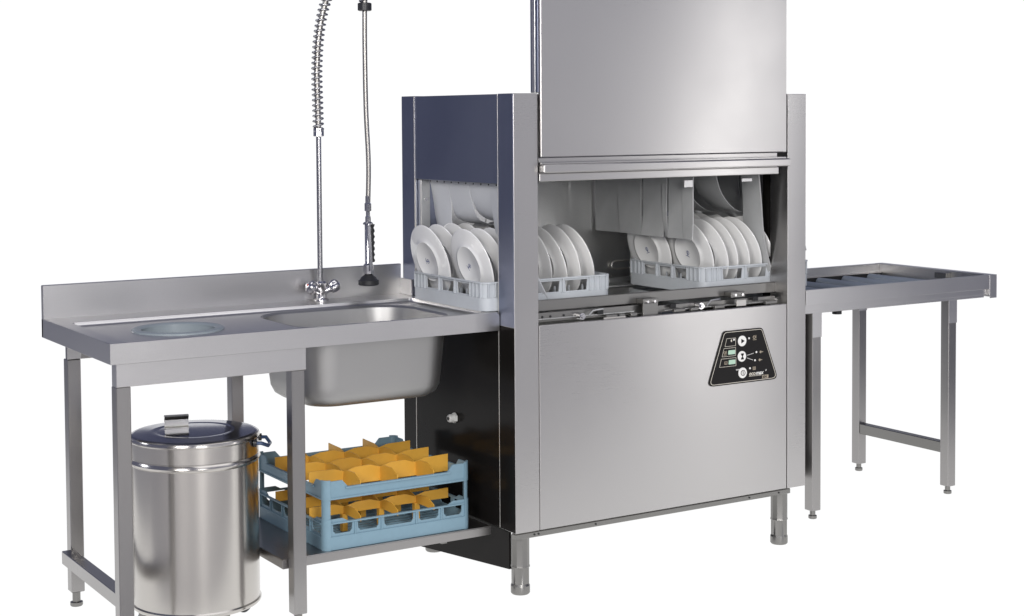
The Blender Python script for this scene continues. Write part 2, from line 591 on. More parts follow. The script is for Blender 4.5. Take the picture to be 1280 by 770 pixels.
# entry curtain: pale strips pushed inwards by the plates
ey = [(.598, .475), (.473, .345), (.343, .215), (.213, .097)]
paths = [
    [(.042, 1.272), (.05, 1.20), (.055, 1.12), (.075, 1.04), (.12, .99)],
    [(.042, 1.272), (.052, 1.20), (.075, 1.14), (.16, 1.118), (.22, 1.125)],
    [(.042, 1.272), (.055, 1.20), (.085, 1.15), (.17, 1.122), (.24, 1.12)],
    [(.042, 1.272), (.05, 1.18), (.07, 1.08), (.12, .98), (.15, .905)],
]
for (a, b_), p_, tw in zip(ey, paths, (.05, -.03, .05, -.04)):
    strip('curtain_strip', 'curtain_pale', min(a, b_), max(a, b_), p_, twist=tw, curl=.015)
part('curtain_rail_or_screen', 'curtain_pale', mach, (.038, .0475, .097, .600, 1.256, 1.285))
for i in range(11):
    y = .585 - i * .047
    MB().cyl((.0382, y, 1.261), (.0365, y, 1.261), .0028, 8).build('rivet', 'dark_gap', mach)
# middle curtain: straight grey strips
cy = [(.075, .135), (.137, .215), (.217, .245), (.247, .36), (.362, .50), (.502, .645)]
for i, (a, b_) in enumerate(cy):
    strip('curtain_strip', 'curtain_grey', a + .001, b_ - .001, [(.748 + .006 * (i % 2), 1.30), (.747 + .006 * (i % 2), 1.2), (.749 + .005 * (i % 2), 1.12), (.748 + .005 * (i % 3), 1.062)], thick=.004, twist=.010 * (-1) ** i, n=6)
# exit curtain draped over the plates
ex = [(.62, .50), (.49, .345), (.335, .205)]
exp = [
    [(.93, 1.30), (.95, 1.20), (1.0, 1.135), (1.08, 1.12), (1.15, 1.09)],
    [(.90, 1.30), (.935, 1.20), (1.0, 1.14), (1.08, 1.122), (1.16, 1.05)],
    [(.94, 1.30), (.965, 1.21), (1.02, 1.15), (1.09, 1.125), (1.16, 1.04)],
]
for (a, b_), p_, tw in zip(ex, exp, (.03, -.03, .04)):
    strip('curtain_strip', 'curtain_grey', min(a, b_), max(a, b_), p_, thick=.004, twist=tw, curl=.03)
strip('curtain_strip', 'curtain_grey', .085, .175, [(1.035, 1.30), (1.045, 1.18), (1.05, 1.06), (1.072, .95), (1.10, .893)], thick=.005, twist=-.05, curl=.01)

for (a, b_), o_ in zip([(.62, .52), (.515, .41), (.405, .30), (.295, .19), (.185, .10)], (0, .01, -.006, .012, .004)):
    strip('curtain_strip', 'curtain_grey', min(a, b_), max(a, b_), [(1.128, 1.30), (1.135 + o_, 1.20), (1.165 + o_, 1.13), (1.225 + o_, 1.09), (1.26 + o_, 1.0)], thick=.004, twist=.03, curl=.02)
part('curtain_rail_or_screen', 'curtain_grey', mach, (1.140, 1.146, .092, .622, 1.09, 1.31))  # full-width sheet added behind the strips to block the white backdrop
# control panel: black trapezoid plate with keys, windows and print
cp = [(.8135, .7615), (.9805, .7615), (1.0505, .582), (.7465, .582)]


def inset(poly, d):
    n = len(poly)
    out = []
    cxy = Vector((sum(p[0] for p in poly) / n, sum(p[1] for p in poly) / n))
    lines = []
    for i in range(n):
        a, b_ = Vector(poly[i]), Vector(poly[(i + 1) % n])
        t = (b_ - a).normalized()
        nrm = Vector((-t.y, t.x))
        if (cxy - a).dot(nrm) < 0:
            nrm = -nrm
        lines.append((a + nrm * d, t))
    for i in range(n):
        (p, t), (q, s_) = lines[i - 1], lines[i]
        den = t.x * s_.y - t.y * s_.x
        k = ((q.x - p.x) * s_.y - (q.y - p.y) * s_.x) / den
        out.append(tuple(p + t * k))
    return out


def rounded(poly, r, n=5):
    out = []
    N = len(poly)
    for i in range(N):
        p, a, b_ = Vector(poly[i]), Vector(poly[i - 1]), Vector(poly[(i + 1) % N])
        u, v = (a - p).normalized(), (b_ - p).normalized()
        ang = u.angle(v)
        d = r / math.tan(ang / 2)
        s_, e = p + u * d, p + v * d
        for k in range(n + 1):
            t = k / n
            out.append(tuple((s_ * (1 - t) ** 2) + (p * 2 * t * (1 - t)) + (e * t * t)))
    return out


panel = MB().slab('xz', rounded(cp, .017), [], -.003, .0015).build('control_panel', 'panel_black', mach)


def ring_print(poly, r, wd, y=-.0036, name='printed_frame', mat='ink_cream'):
    return MB().slab('xz', rounded(poly, r), [rounded(inset(poly, wd), max(r - wd, .001))], y, -.0028).build(name, mat, panel)


ring_print(inset(cp, .0040), .0145, .0016)
frames = [[(.8255, .7365), (.8645, .7365), (.8645, .7095), (.8175, .7095)],
          [(.8135, .7045), (.8645, .7045), (.8645, .6765), (.8055, .6765)],
          [(.8025, .6705), (.8660, .6705), (.8660, .6425), (.7945, .6425)]]
for fr in frames:
    ring_print(fr, .0015, .0011)
for x0, x1, z0, z1 in ((.8315, .8615, .6825, .6965), (.8335, .8625, .6495, .6640)):
    MB().slab('xz', rounded([(x0 + .0015, z1), (x1, z1), (x1, z0), (x0, z0)], .002), [], -.0040, -.0028).build('display_window', 'display_green', panel)
for i, (x, z) in enumerate(((.8915, .7235), (.8905, .672), (.8935, .6165))):
    k = MB()
    k.lathe([(.0178, 0), (.0178, .002), (.0165, .0032), (0, .0034)], (x, -.0028, z), (0, -1, 0), 32)
    btn = k.build('push_button', 'ink_white', panel, label=['round white key with a triangle', 'round white key with an hourglass', 'round white key with a power mark'][i])
    y0, y1 = -.0072, -.0060
    s_ = MB()
    if i == 0:
        s_.slab('xz', [(x - .0055, z + .0075), (x + .0085, z), (x - .0055, z - .0075)], [], y0, y1)
    elif i == 1:
        s_.slab('xz', [(x - .006, z + .010), (x + .006, z + .010), (x + .006, z + .0075), (x + .0012, z), (x + .006, z - .0075), (x + .006, z - .010), (x - .006, z - .010), (x - .006, z - .0075), (x - .0012, z), (x - .006, z + .0075)], [], y0, y1)
    else:
        s_.slab('xz', circ(x, z, .0095, 24), [circ(x, z, .0078, 24)], y0, y1)
        s_.slab('xz', [(x - .001, z - .0055), (x + .001, z - .0055), (x + .001, z + .0055), (x - .001, z + .0055)], [], y0, y1)
    s_.build('key_symbol', 'panel_black', btn)
for x, z in ((.922, .7300), (.954, .681), (.948, .654), (.926, .629), (.857, .7305)):
    MB().lathe([(.0036, 0), (.0032, .0012), (0, .0014)], (x, -.0028, z), (0, -1, 0), 12).build('indicator_light', 'ink_white', panel)
for a, b_ in (((.914, .6735), (.942, .6785)), ((.914, .6645), (.9395, .6555))):
    a, b_ = Vector(a), Vector(b_)
    t = (b_ - a).normalized()
    q = Vector((-t.y, t.x)) * .0006
    MB().slab('xz', [tuple(a + q), tuple(b_ + q), tuple(b_ - q), tuple(a - q)], [], -.0036, -.0028).build('printed_line', 'ink_white', panel)


# small pictograms: dish rack, glass, pan, drop
def picto(kind, x, z, s_, mat='ink_tan'):
    q = MB()
    R_ = lambda x0, x1, z0, z1: q.slab('xz', [(x + x0 * s_, z + z0 * s_), (x + x1 * s_, z + z0 * s_), (x + x1 * s_, z + z1 * s_), (x + x0 * s_, z + z1 * s_)], [], -.0036, -.0028)
    if kind == 'rack':
        R_(-1, 1, -.9, -.6); R_(-1, -.7, -.5, .9); R_(-.4, -.1, -.5, .9); R_(.2, .5, -.5, .9); R_(.75, 1, -.5, .9)
    elif kind == 'plates':
        q.slab('xz', circ(x - .3 * s_, z + .2 * s_, .75 * s_, 16), [circ(x - .3 * s_, z + .2 * s_, .45 * s_, 16)], -.0036, -.0028)
        R_(.6, .85, -.4, 1.1); R_(-1, 1, -1.1, -.85)
    elif kind == 'pan':
        q.slab('xz', circ(x - .35 * s_, z, .65 * s_, 16), [], -.0036, -.0028)
        R_(.2, 1.3, -.18, .18)
    elif kind == 'drop':
        q.slab('xz', [(x, z + 1 * s_), (x + .55 * s_, z), (x + .4 * s_, z - .6 * s_), (x, z - .85 * s_), (x - .4 * s_, z - .6 * s_), (x - .55 * s_, z)], [], -.0036, -.0028)
    elif kind == 'tank':
        q.slab('xz', [(x - s_, z - .8 * s_), (x + s_, z - .8 * s_), (x + s_, z + .8 * s_), (x - s_, z + .8 * s_)], [[(x - .75 * s_, z - .5 * s_), (x + .75 * s_, z - .5 * s_), (x + .75 * s_, z + .55 * s_), (x - .75 * s_, z + .55 * s_)]], -.0036, -.0028)
        R_(-.5, .5, -.15, .1)
    q.build('printed_pictogram', mat, panel)


picto('plates', .9465, .7305, .0075)
picto('pan', .9745, .680, .0066)
picto('pan', .9705, .6535, .0066)
picto('rack', .9445, .6275, .0062)
picto('drop', .846, .728, .0055, 'ink_cream')
picto('plates', .8195, .6885, .0066)
picto('tank', .8225, .6555, .0062)


def text(name, body, size, x, z, y, mat, parent, shear=0.0, ext=.0003, spacing=1.0):
    cu = bpy.data.curves.new(name, 'FONT')
    cu.body = body
    cu.size = size
    cu.extrude = ext
    cu.shear = shear
    cu.space_character = spacing
    cu.offset = size * .012
    tmp = bpy.data.objects.new(name, cu)
    C.objects.link(tmp)
    me = bpy.data.meshes.new_from_object(tmp.evaluated_get(bpy.context.evaluated_depsgraph_get()))
    bpy.data.objects.remove(tmp)
    me.materials.clear()
    me.materials.append(MATS[mat])
    o = bpy.data.objects.new(name, me)
    C.objects.link(o)
    o.parent = parent
    o.rotation_euler = (R(90), 0, 0)
    o.location = Vector((x, y, z)) - wl(parent)
    return o


text('printed_lettering', 'eco', .0195, .9215, .6045, -.0033, 'ink_cream', panel, .25, spacing=.98)
text('printed_lettering', 'max', .0195, .9515, .6045, -.0033, 'ink_white', panel, .25, spacing=.95)
text('printed_lettering', '+', .012, .9915, .6125, -.0033, 'ink_white', panel, .25)
text('printed_lettering', 'START', .0062, .8655, .6265, -.0033, 'ink_white', panel)
MB().slab('xz', [(.9215, .6012), (.976, .6012), (.976, .6024), (.9215, .6024)], [], -.0036, -.0028).build('printed_line', 'ink_cream', panel)
tg = MB().slab('xz', [(.9795, .5895), (1.0065, .5895), (1.0065, .6010), (.9795, .6010)], [], -.0036, -.0028).build('printed_tag', 'ink_tan', panel)
text('printed_lettering', '604', .0115, .9815, .5912, -.0040, 'panel_black', panel)

# ------------------------------------------------------------------ sink table
tb = thing('sink_table', 'stainless steel prep table with sink basin, scrap hole and backsplash left of the dishwasher', 'table', (-.6, .4, 0))
x0, x1, y0, y1 = -1.2242, -.0035, .0823, .7356
zt, zl = .874, .8177
rec = rr(-1.178, -.038, .098, .588, .012, 4)
hole_c, hole_r = (-.936, .35), .131
bas = rr(-.630, -.105, .135, .560, .12, 8)
top = MB()
top.slab('xy', [(x0 + .002, y0 + .002), (x1, y0 + .002), (x1, y1 - .016), (x0 + .002, y1 - .016)], [rec], zt - .0015, zt)
rec2 = [(a * .992 - .0045, (b_ - .34) * .960 + .34) for a, b_ in rec]
zr = zt - .012
top.loft([[(a, b_, zt - .0003) for a, b_ in rec], [(a * .999 - .0006, (b_ - .34) * .994 + .34, zt - .003) for a, b_ in rec], [(a * .997 - .0018, (b_ - .34) * .987 + .34, zt - .0085) for a, b_ in rec], [(a * .995 - .003, (b_ - .34) * .976 + .34, zt - .0108) for a, b_ in rec], [(a, b_, zr) for a, b_ in rec2]])
top.slab('xy', rec2, [circ(*hole_c, hole_r, 48), bas], zr - .0015, zr)
tt = top.build('worktop', 'sheet', tb)
# front apron with rounded outer end, left end apron
ap = [(x0, zl), (x1, zl)] + [(x1 - .014 + .014 * math.cos(R(a)), zt - .014 + .014 * math.sin(R(a))) for a in (0, 20, 40, 60, 75, 90)] + [(x0, zt)]
MB().prism('xz', ap, y0, y0 + .0018).build('front_apron', 'sheet', tb)
part('end_apron', 'sheet', tb, (x0, x0 + .0018, y0 + .0022, y1, zl, zt - .0005, .0005))
part('apron_return', 'sheet', tb, (x0 + .002, x1 - .01, y0 + .002, y0 + .02, zl, zl + .0015, .0003))
part('backsplash', 'sheet', tb, (x0, x1, y1 - .0155, y1, zl, .976, .002))
part('side_upstand', 'sheet', tb, (x1 - .006, x1 + .002, .637, y1 - .016, zt + .0002, .928, .001))
part('front_rail', 'sheet', tb, (-1.2065, -.6495, .0905, .1285, .7535, zl - .0005, .0015))
part('back_rail', 'leg', tb, (-1.165, -.02, .660, .698, .7535, zl - .0005, .0015))
for lx, ly in ((-1.2065, .0925), (-.6945, .0925), (-1.170, .660), (-.648, .660)):
    lg = part('leg', 'leg', tb, (lx, lx + .0405, ly, ly + .0405, .045, .7532, .002))
    f = MB()
    f.lathe([(.017, 0), (.019, .003), (.019, .012), (.012, .014), (.012, .046)], (lx + .02, ly + .02, 0), n=16)
    f.build('foot', 'foot', lg)
for lx in (-1.170,):
    part('leg_bracket', 'sheet', tb, (lx - .001, lx + .0415, .6585, .6598, .755, zl - .001, .0004))
part('stretcher', 'leg', tb, (-1.1985, -1.160, .1335, .6595, .139, .179, .002))
# scrap chute ring
MB().lathe([(.1325, .0), (.1325, .004), (.126, .007), (.112, .006), (.106, .002), (.104, -.03), (.104, -.10), (.100, -.10), (.100, -.03), (.101, -.002)], (*hole_c, zr), n=56, caps=False).build('scrap_chute', 'rubber_ring', tb)
# sink basin (pressed bowl)
bx0, bx1, by0, by1 = -.630, -.105, .135, .560


def ins(d, z, r):
    return [(a, b_, z) for a, b_ in rr(bx0 + d, bx1 - d, by0 + d, by1 - d, r, 8)]


outer = [ins(0, zr - .0016, .12), ins(.006, zr - .008, .115), ins(.012, zr - .05, .105), ins(.026, .68, .09), ins(.030, .652, .085), ins(.040, .630, .08), ins(.058, .617, .075), ins(.080, .613, .07)]
inner = [[(p[0], p[1], p[2] + .004) for p in ins(*a)] for a in ((.083, .613, .07), (.061, .617, .075), (.043, .630, .08), (.033, .652, .085), (.029, .68, .09), (.015, zr - .05, .105), (.008, zr - .010, .115), (0.0, zr - .0036, .12))]
bs = MB()
bs.loft(outer, False, True)
bs.loft(inner, True, False)
bs.build('sink_basin', 'basin', tb)
d_ = MB().lathe([(.0, .002), (.03, .002), (.042, .004), (.045, .001)], (-.38, .35, .617), n=24).build('sink_drain', 'chrome', tb)
# lower shelf
part('lower_shelf', 'leg', tb, (-.709, -.004, .138, .640, .1965, .1990, .0006), (-.709, -.004, .138, .140, .171, .1963, .0006), (-.709, -.707, .1405, .640, .171, .1963, .0006))
part('shelf_bracket', 'foot', tb, (-.17, -.15, .16, .19, .160, .1705, .001))

# ------------------------------------------------------------------ spray tap
tp = thing('spray_tap', 'chrome pre-rinse spray tap with spring arm and black spray head over the sink', 'tap', (-.313, .688, zt))
tx, ty = -.322, .688
b = MB()
b.lathe([(.024, 0), (.024, .004), (.017, .010), (.015, .03), (.017, .036), (.017, .058), (.012, .064)], (tx + .004, ty, zt), n=24)
b.build('tap_body', 'chrome', tp)
for sx in (-1, 1):
    dirv = Vector((sx * .95, -.25, .52)).normalized()
    p0 = Vector((tx + .004, ty, zt + .024))
    vb = MB()
    vb.cyl(p0 + dirv * .008, p0 + dirv * .040, .0105, 14)
    v_ = vb.build('valve', 'chrome', tp)
    kn = MB()
    rings = []
    q = Vector((0, 0, 1)).rotation_difference(dirv)
    for h, r, lob in ((.030, .012, 0), (.034, .0175, .002), (.046, .019, .0035), (.058, .0175, .0035), (.064, .0125, .001), (.066, .006, 0)):
        rings.append([p0 + q @ Vector(((r + lob * math.cos(4 * a)) * math.cos(a), (r + lob * math.cos(4 * a)) * math.sin(a), h)) for a in [2 * PI * i / 32 for i in range(32)]])
    kn.loft(rings, True, True)
    k_ = kn.build('tap_knob', 'chrome', tp, smooth=50)
    MB().lathe([(.004, 0), (.0035, .0012), (0, .0015)], p0 + dirv * .066, dirv, 12).build('knob_dot', 'red_dot' if sx < 0 else 'blue_dot', k_)
MB().cyl((tx, ty, zt + .06), (tx, ty, 1.43), .0085, 16).build('riser_pipe', 'spring_steel', tp)
MB().lathe([(.014, 0), (.0185, .003), (.0185, .028), (.013, .032)], (tx, ty, 1.412), n=8).build('riser_nut', 'chrome', tp, smooth=20)
hx, hy = -.2185, .55
ctrl = [(tx, ty, 1.43), (tx - .002, ty, 1.53), (tx - .003, ty, 1.64), (tx + .006, ty - .004, 1.76), (tx + .026, ty - .016, 1.86), (tx + .055, ty - .06, 1.965), (hx - .015, hy + .05, 2.01), (hx + .002, hy + .012, 1.965), (hx, hy, 1.90), (hx, hy, 1.845)]


def catmull(P, n):
    P = [Vector(p) for p in P]
    out = []
    for k in range(len(P) - 1):
        a, b_, c_, d2 = P[max(k - 1, 0)], P[k], P[k + 1], P[min(k + 2, len(P) - 1)]
        for i in range(n):
            u = i / n
            out.append(0.5 * ((2 * b_) + (c_ - a) * u + (2 * a - 5 * b_ + 4 * c_ - d2) * u * u + (3 * b_ - a - 3 * c_ + d2) * u ** 3))
    out.append(P[-1])
    return out


cl = catmull(ctrl, 24)
MB().tube(cl, .0092, 12).build('inner_hose', 'hose', tp)
# spring: helix round that line
L_ = [0]
for i in range(1, len(cl)):
    L_.append(L_[-1] + (cl[i] - cl[i - 1]).length)
hel = []
pitch_ = .0172
N = int(L_[-1] / pitch_ * 14)
prev = None
k = 0
for i in range(N):
    s_ = L_[-1] * i / (N - 1)
    while k < len(L_) - 2 and L_[k + 1] < s_:
        k += 1
    u = (s_ - L_[k]) / (L_[k + 1] - L_[k])
    p = cl[k].lerp(cl[k + 1], u)
    t = (cl[k + 1] - cl[k]).normalized()
    if prev is None:
        prev = t.cross(Vector((0, 1, 0))).normalized()
    prev = (prev - t * prev.dot(t)).normalized()
    v = t.cross(prev)
    a = 2 * PI * s_ / pitch_
    hel.append(p + (prev * math.cos(a) + v * math.sin(a)) * .0162)
MB().tube(hel, .0031, 6).build('spring', 'spring_steel', tp, smooth=60)
MB().lathe([(.019, 0), (.0225, .002), (.0225, .024), (.019, .026)], (hx, hy, 1.818), n=28).build('collar', 'black_plastic', tp)
hose = [(hx, hy, 1.83), (hx - .001, hy, 1.70), (hx + .001, hy, 1.5), (hx + .007, hy - .002, 1.33), (hx + .005, hy, 1.20)]
MB().tube(catmull(hose, 8), .0078, 12).build('spray_hose', 'hose', tp)
gx = hx + .004
n_ = MB()
n_.lathe([(.0075, 0), (.0095, .002), (.0095, .022), (.007, .026), (.007, .04), (.0115, .042), (.0115, .065), (.0085, .068), (.0085, .09)], (gx, hy, 1.13), n=10)
n_.build('hose_connector', 'chrome', tp, smooth=25)
h_ = MB()
h_.lathe([(.010, 0), (.0135, .004), (.0135, .014), (.011, .018), (.011, .16)], (gx, hy, .972), n=16)
h_.lathe([(.0165, 0), (.0165, .004), (.012, .008)], (gx, hy, 1.128), n=16)
h_.build('spray_body', 'chrome', tp)
gp = MB()
rings = []
for i in range(22):
    z = 1.005 + .123 * i / 21
    rr_ = .0105 + .0022 * math.sin(i * 1.9) + .001
    rings.append([(gx + .009 + rr_ * math.cos(a), hy - .002 + rr_ * .9 * math.sin(a), z) for a in [2 * PI * q / 14 for q in range(14)]])
gp.loft(rings, True, True)
gp.build('grip', 'black_plastic', tp, smooth=60)
lv = MB()
lv.prism('xz', [(gx - .012, 1.128), (gx - .003, 1.128), (gx + .002, 1.04), (gx + .006, .985), (gx - .006, .978), (gx - .007, 1.04)], hy - .022, hy - .014)
lv.build('trigger_lever', 'chrome', tp)
MB().lathe([(.018, 0), (.0185, .010), (.018, .028), (.011, .034)], (gx, hy, .968), n=8).build('spray_nut', 'chrome', tp, smooth=20)
MB().lathe([(.030, 0), (.0335, .003), (.0335, .016), (.029, .018), (.024, .026), (.013, .034), (.011, .040)], (gx, hy, .930), n=28).build('spray_head', 'black_plastic', tp)

# ------------------------------------------------------------------ waste bin
bc = Vector((-.897, .335, 0))
br = .184
zl_ = .566
bn = thing('waste_bin', 'round polished steel waste bin with a flat lid coloured for its dark reflection under the scrap hole', 'bin', bc)
b = MB()
b.lathe([(0, .062), (br - .010, .060), (br + .001, .062), (br + .004, .066), (br + .004, .072), (br, .076), (br, .478), (br + .004, .482), (br + .006, .488), (br + .004, .494), (br, .498), (br, .500), (0, .500)], bc, n=96)
b.build('drum', 'polished', bn)
lid = MB()
lid.lathe([(br - .002, .501), (br + .0015, .501), (br + .002, .545), (br + .005, .549), (br + .005, .554), (br + .002, .5585), (br - .002, .560)], bc, n=96, caps=False)
ld = lid.build('lid', 'polished', bn)
MB().lathe([(br - .002, .5602), (br - .004, .5618), (br - .012, .5626), (br - .03, .5632), (br - .055, .5655), (br - .07, .5665), (br - .075, .5655), (br - .08, .566), (0, .567)], bc, n=96).build('lid_top', 'lid', ld)
# folded sheet handle on the lid
hd = MB()
prof = [(-.022, 0), (-.022, .0015), (-.006, .0025), (-.006, .026), (-.020, .040), (-.018, .0425), (-.002, .043), (.012, .036), (.012, .0345), (-.002, .0405), (-.0155, .0405), (-.0035, .027), (-.0035, .0)]
hd.prism('yz', [(p[0], p[1]) for p in prof], -.035, .035)
M_ = Matrix.Translation(Vector((-.926, .405, .5668))) @ Matrix.Rotation(R(-16), 4, 'Z') @ Matrix.Diagonal((1, 1, .86, 1))
hd.xform(M_)
hd.build('lid_handle', 'foot', ld)
# side handles
sd = Vector((.85, -.527, 0))
for s_ in (1, -1):
    tz = Vector((0, 0, 1))
    o_ = bc + sd * s_ * br
    tang = Vector((-sd.y, sd.x, 0))
    pth = [o_ + sd * s_ * -.002 + tang * -.045 + tz * .535, o_ + sd * s_ * .018 + tang * -.045 + tz * .535, o_ + sd * s_ * .034 + tang * -.020 + tz * .523, o_ + sd * s_ * .034 + tang * .020 + tz * .523, o_ + sd * s_ * .018 + tang * .045 + tz * .535, o_ + sd * s_ * -.002 + tang * .045 + tz * .535]
    q_ = MB().tube(pth, .0055, 10).build('handle', 'navy_plastic', bn, smooth=40)
    mt_ = MB()
    for k in (-1, 1):
        pc = o_ + tang * .045 * k + tz * .535
        mt_.cyl(pc - sd * s_ * .004, pc + sd * s_ * .005, .011, 12)
    mt_.build('handle_mount', 'black_plastic', bn)
# vertical weld seam and clip
cl_d = Vector((-.70, -.71, 0))
for i, ang in enumerate((-20, 62, 140, 222, 300)):
    a = R(ang - 60)
    px, py = bc.x + (br - .035) * math.cos(a), bc.y + (br - .035) * math.sin(a)
    fm = MB()
    fm.box(px - .011, px + .011, py - .015, py + .015, .046, .0605, .001)
    fk = fm.build('caster', 'foot', bn)
    MB().lathe([(.0, -.011), (.018, -.011), (.021, -.007), (.021, .007), (.018, .011), (0, .011)], (px, py, .0215), (math.cos(a + .8), math.sin(a + .8), 0), 20).build('wheel', 'black_plastic', fk)
    ca, sa = math.cos(a + .8), math.sin(a + .8)
    fkm = MB()
    for s_ in (-1, 1):
        q_ = MB().box(-.0015, .0015, -.011, .011, .018, .050, .0005)
        q_.xform(Matrix.Translation((px + ca * .0135 * s_, py + sa * .0135 * s_, 0)) @ Matrix.Rotation(a + .8, 4, 'Z'))
        fkm.raw(q_.v, q_.f)
    fkm.build('fork', 'foot', fk)

# ------------------------------------------------------------------ glass rack
gr = thing('glass_rack', 'blue two-tier glass rack with orange dividers on the lower shelf', 'dish rack', (-.323, .397, .199))
gx0, gx1, gy0, gy1, gz = -.5725, -.0725, .147, .647, .1992


def hexwin(a0, a1, b0, b1, c=.008):
    return [(a0 + c, b0), (a1 - c, b0), (a1 - .001, b0 + c), (a1, b1), (a0, b1), (a0 + .001, b0 + c)]


def wall_outline(a0, a1, zb, ztop, dip, rise=.03):
    """band whose top edge drops between the corners"""
    return [(a0, zb), (a1, zb), (a1, ztop), (a1 - .040, ztop), (a1 - .058, ztop - dip), (a0 + .058, ztop - dip), (a0 + .040, ztop), (a0, ztop)]


cr = .022
zA0, zA1 = gz, gz + .092
zB0, zB1 = gz + .150, gz + .205
wins = [(.030, .094), (.112, .182), (.200, .300), (.318, .388), (.406, .470)]
def tier(kind):
    for plane, a0, a1, d in (('xz', gx0 + cr, gx1 - cr, gy0), ('xz', gx0 + cr, gx1 - cr, gy1), ('yz', gy0 + cr, gy1 - cr, gx0), ('yz', gy0 + cr, gy1 - cr, gx1)):
        base = gx0 if plane == 'xz' else gy0
        inner_ = 1 if d in (gy0, gx0) else -1
        m_ = MB()
        if kind == 'base':
            holes = [hexwin(base + u, base + v, gz + .048, gz + .076) for u, v in wins]
            m_.slab(plane, wall_outline(a0, a1, gz, zA1, .010), holes, d + inner_ * .004, d + inner_ * .0075)
            # thicker foot band
            lo_, hi_ = sorted((d, d + inner_ * .0040))
            if plane == 'xz':
                m_.box(a0 - .002, a1 + .002, lo_, hi_, gz, gz + .040)
                m_.box(a0, a1, lo_ - .001, hi_ + .001, zA1 - .0145, zA1 - .0105, .0005)
            else:
                m_.box(lo_, hi_, a0 - .002, a1 + .002, gz, gz + .040)
                m_.box(lo_ - .001, hi_ + .001, a0, a1, zA1 - .0145, zA1 - .0105, .0005)
            w_ = m_.build('base_wall', 'rack_blue', gr)
            for e in (.103, .191, .309, .397):
                if plane == 'xz':
                    part('wall_rib', 'rack_blue', w_, (base + e - .002, base + e + .002, lo_, hi_, gz + .040, zA1 - .0148, .0005))
                else:
                    part('wall_rib', 'rack_blue', w_, (lo_, hi_, base + e - .002, base + e + .002, gz + .040, zA1 - .0148, .0005))
        else:
            m_.slab(plane, wall_outline(a0, a1, zB0, zB1, .020), [], d + inner_ * .003, d + inner_ * .0075)
            lo_, hi_ = sorted((d, d + inner_ * .003))
            if plane == 'xz':
                m_.box(a0, a1, lo_, hi_, zB0, zB0 + .006, .0008)
                m_.box(a0 + .05, a1 - .05, lo_ - .002, hi_, zB1 - .026, zB1 - .020, .0008)
            else:
                m_.box(lo_, hi_, a0, a1, zB0, zB0 + .006, .0008)
                m_.box(lo_ - .002, hi_, a0 + .05, a1 - .05, zB1 - .026, zB1 - .020, .0008)
            m_.build('top_frame_wall', 'rack_blue', gr)


tier('base')
tier('top')
for cx, cy in ((gx0 + cr, gy0 + cr), (gx1 - cr, gy0 + cr), (gx0 + cr, gy1 - cr), (gx1 - cr, gy1 - cr)):
    sx = -1 if cx < -.3 else 1
    sy = -1 if cy < .4 else 1

    def quarter(ro, z0, z1, m_):
        pts = [(cx + sx * ro * math.cos(R(t)), cy + sy * ro * math.sin(R(t))) for t in range(0, 91, 15)]
        ri = ro - .005
        pts += [(cx + sx * ri * math.cos(R(t)), cy + sy * ri * math.sin(R(t))) for t in range(90, -1, -15)]
        if sx * sy < 0:
            pts = pts[::-1]
        m_.prism('xy', pts, z0, z1)
    m_ = MB()
    quarter(cr, gz, zA1, m_)
    m_.build('base_corner', 'rack_blue', gr)
    m_ = MB()
    quarter(cr, zB0, zB1 + .004, m_)
    m_.build('top_corner', 'rack_blue', gr)
    m_ = MB()
    quarter(cr - .002, zA1, zB0, m_)
    m_.box(min(cx, cx + sx * .004), max(cx, cx + sx * .004), min(cy + sy * .012, cy + sy * .018), max(cy + sy * .012, cy + sy * .018), zA1, zB0, .0005)
    m_.build('corner_post', 'rack_blue', gr)
bg = MB()
for i in range(17):
    u = .03 + .44 * i / 16
    bg.box(gx0 + u - .002, gx0 + u + .002, gy0 + .008, gy1 - .008, gz + .004, gz + .010, 0)
    bg.box(gx0 + .008, gx1 - .008, gy0 + u - .002, gy0 + u + .002, gz + .0102, gz + .016, 0)
bg.build('base_grid', 'rack_blue', gr, kind='stuff')


def divider(plane, a0, a1, d, zb, zt_, cells=4, near=0.0):
    """wavy topped divider: high in each cell, dipped at the crossings"""
    pts = []
    L0 = a1 - a0
    for k in range(cells):
        c0_ = a0 + L0 * k / cells
        c1_ = a0 + L0 * (k + 1) / cells
        w_ = c1_ - c0_
        lo0 = zt_ - (near if k == 0 else .011)
        lo1 = zt_ - (0.0 if k == cells - 1 else .011)
        pts += [(c0_ + (.0 if k == 0 else .002), lo0), (c0_ + w_ * .30, zt_ - (.002 if k else 0)), (c0_ + w_ * .70, zt_ - .001), (c1_ - (.0 if k == cells - 1 else .002), lo1)]
    poly = [(a0, zb), (a1, zb)] + pts[::-1]
    m_ = MB()
    m_.prism(plane, poly, d - .0013, d + .0013)
    m_.build('divider', 'orange', gr, smooth=20)


for zb_, zt_ in ((gz + .072, gz + .104), (gz + .158, gz + .212)):
    for k in range(1, 4):
        divider('xz', gx0 + .010, gx1 - .010, gy0 + .125 * k, zb_, zt_)
        divider('yz', gy0 + .010, gy1 - .010, gx0 + .125 * k, zb_, zt_ - .001, near=.016)
cup = MB()
for i in range(1, 4):
    for j in range(1, 4):
        cx, cy = gx0 + .125 * i, gy0 + .125 * j
        cup.box(cx - .009, cx + .009, cy - .009, cy + .009, gz + .018, gz + .0715, .001)
cup.build('divider_feet', 'orange', gr, kind='stuff')


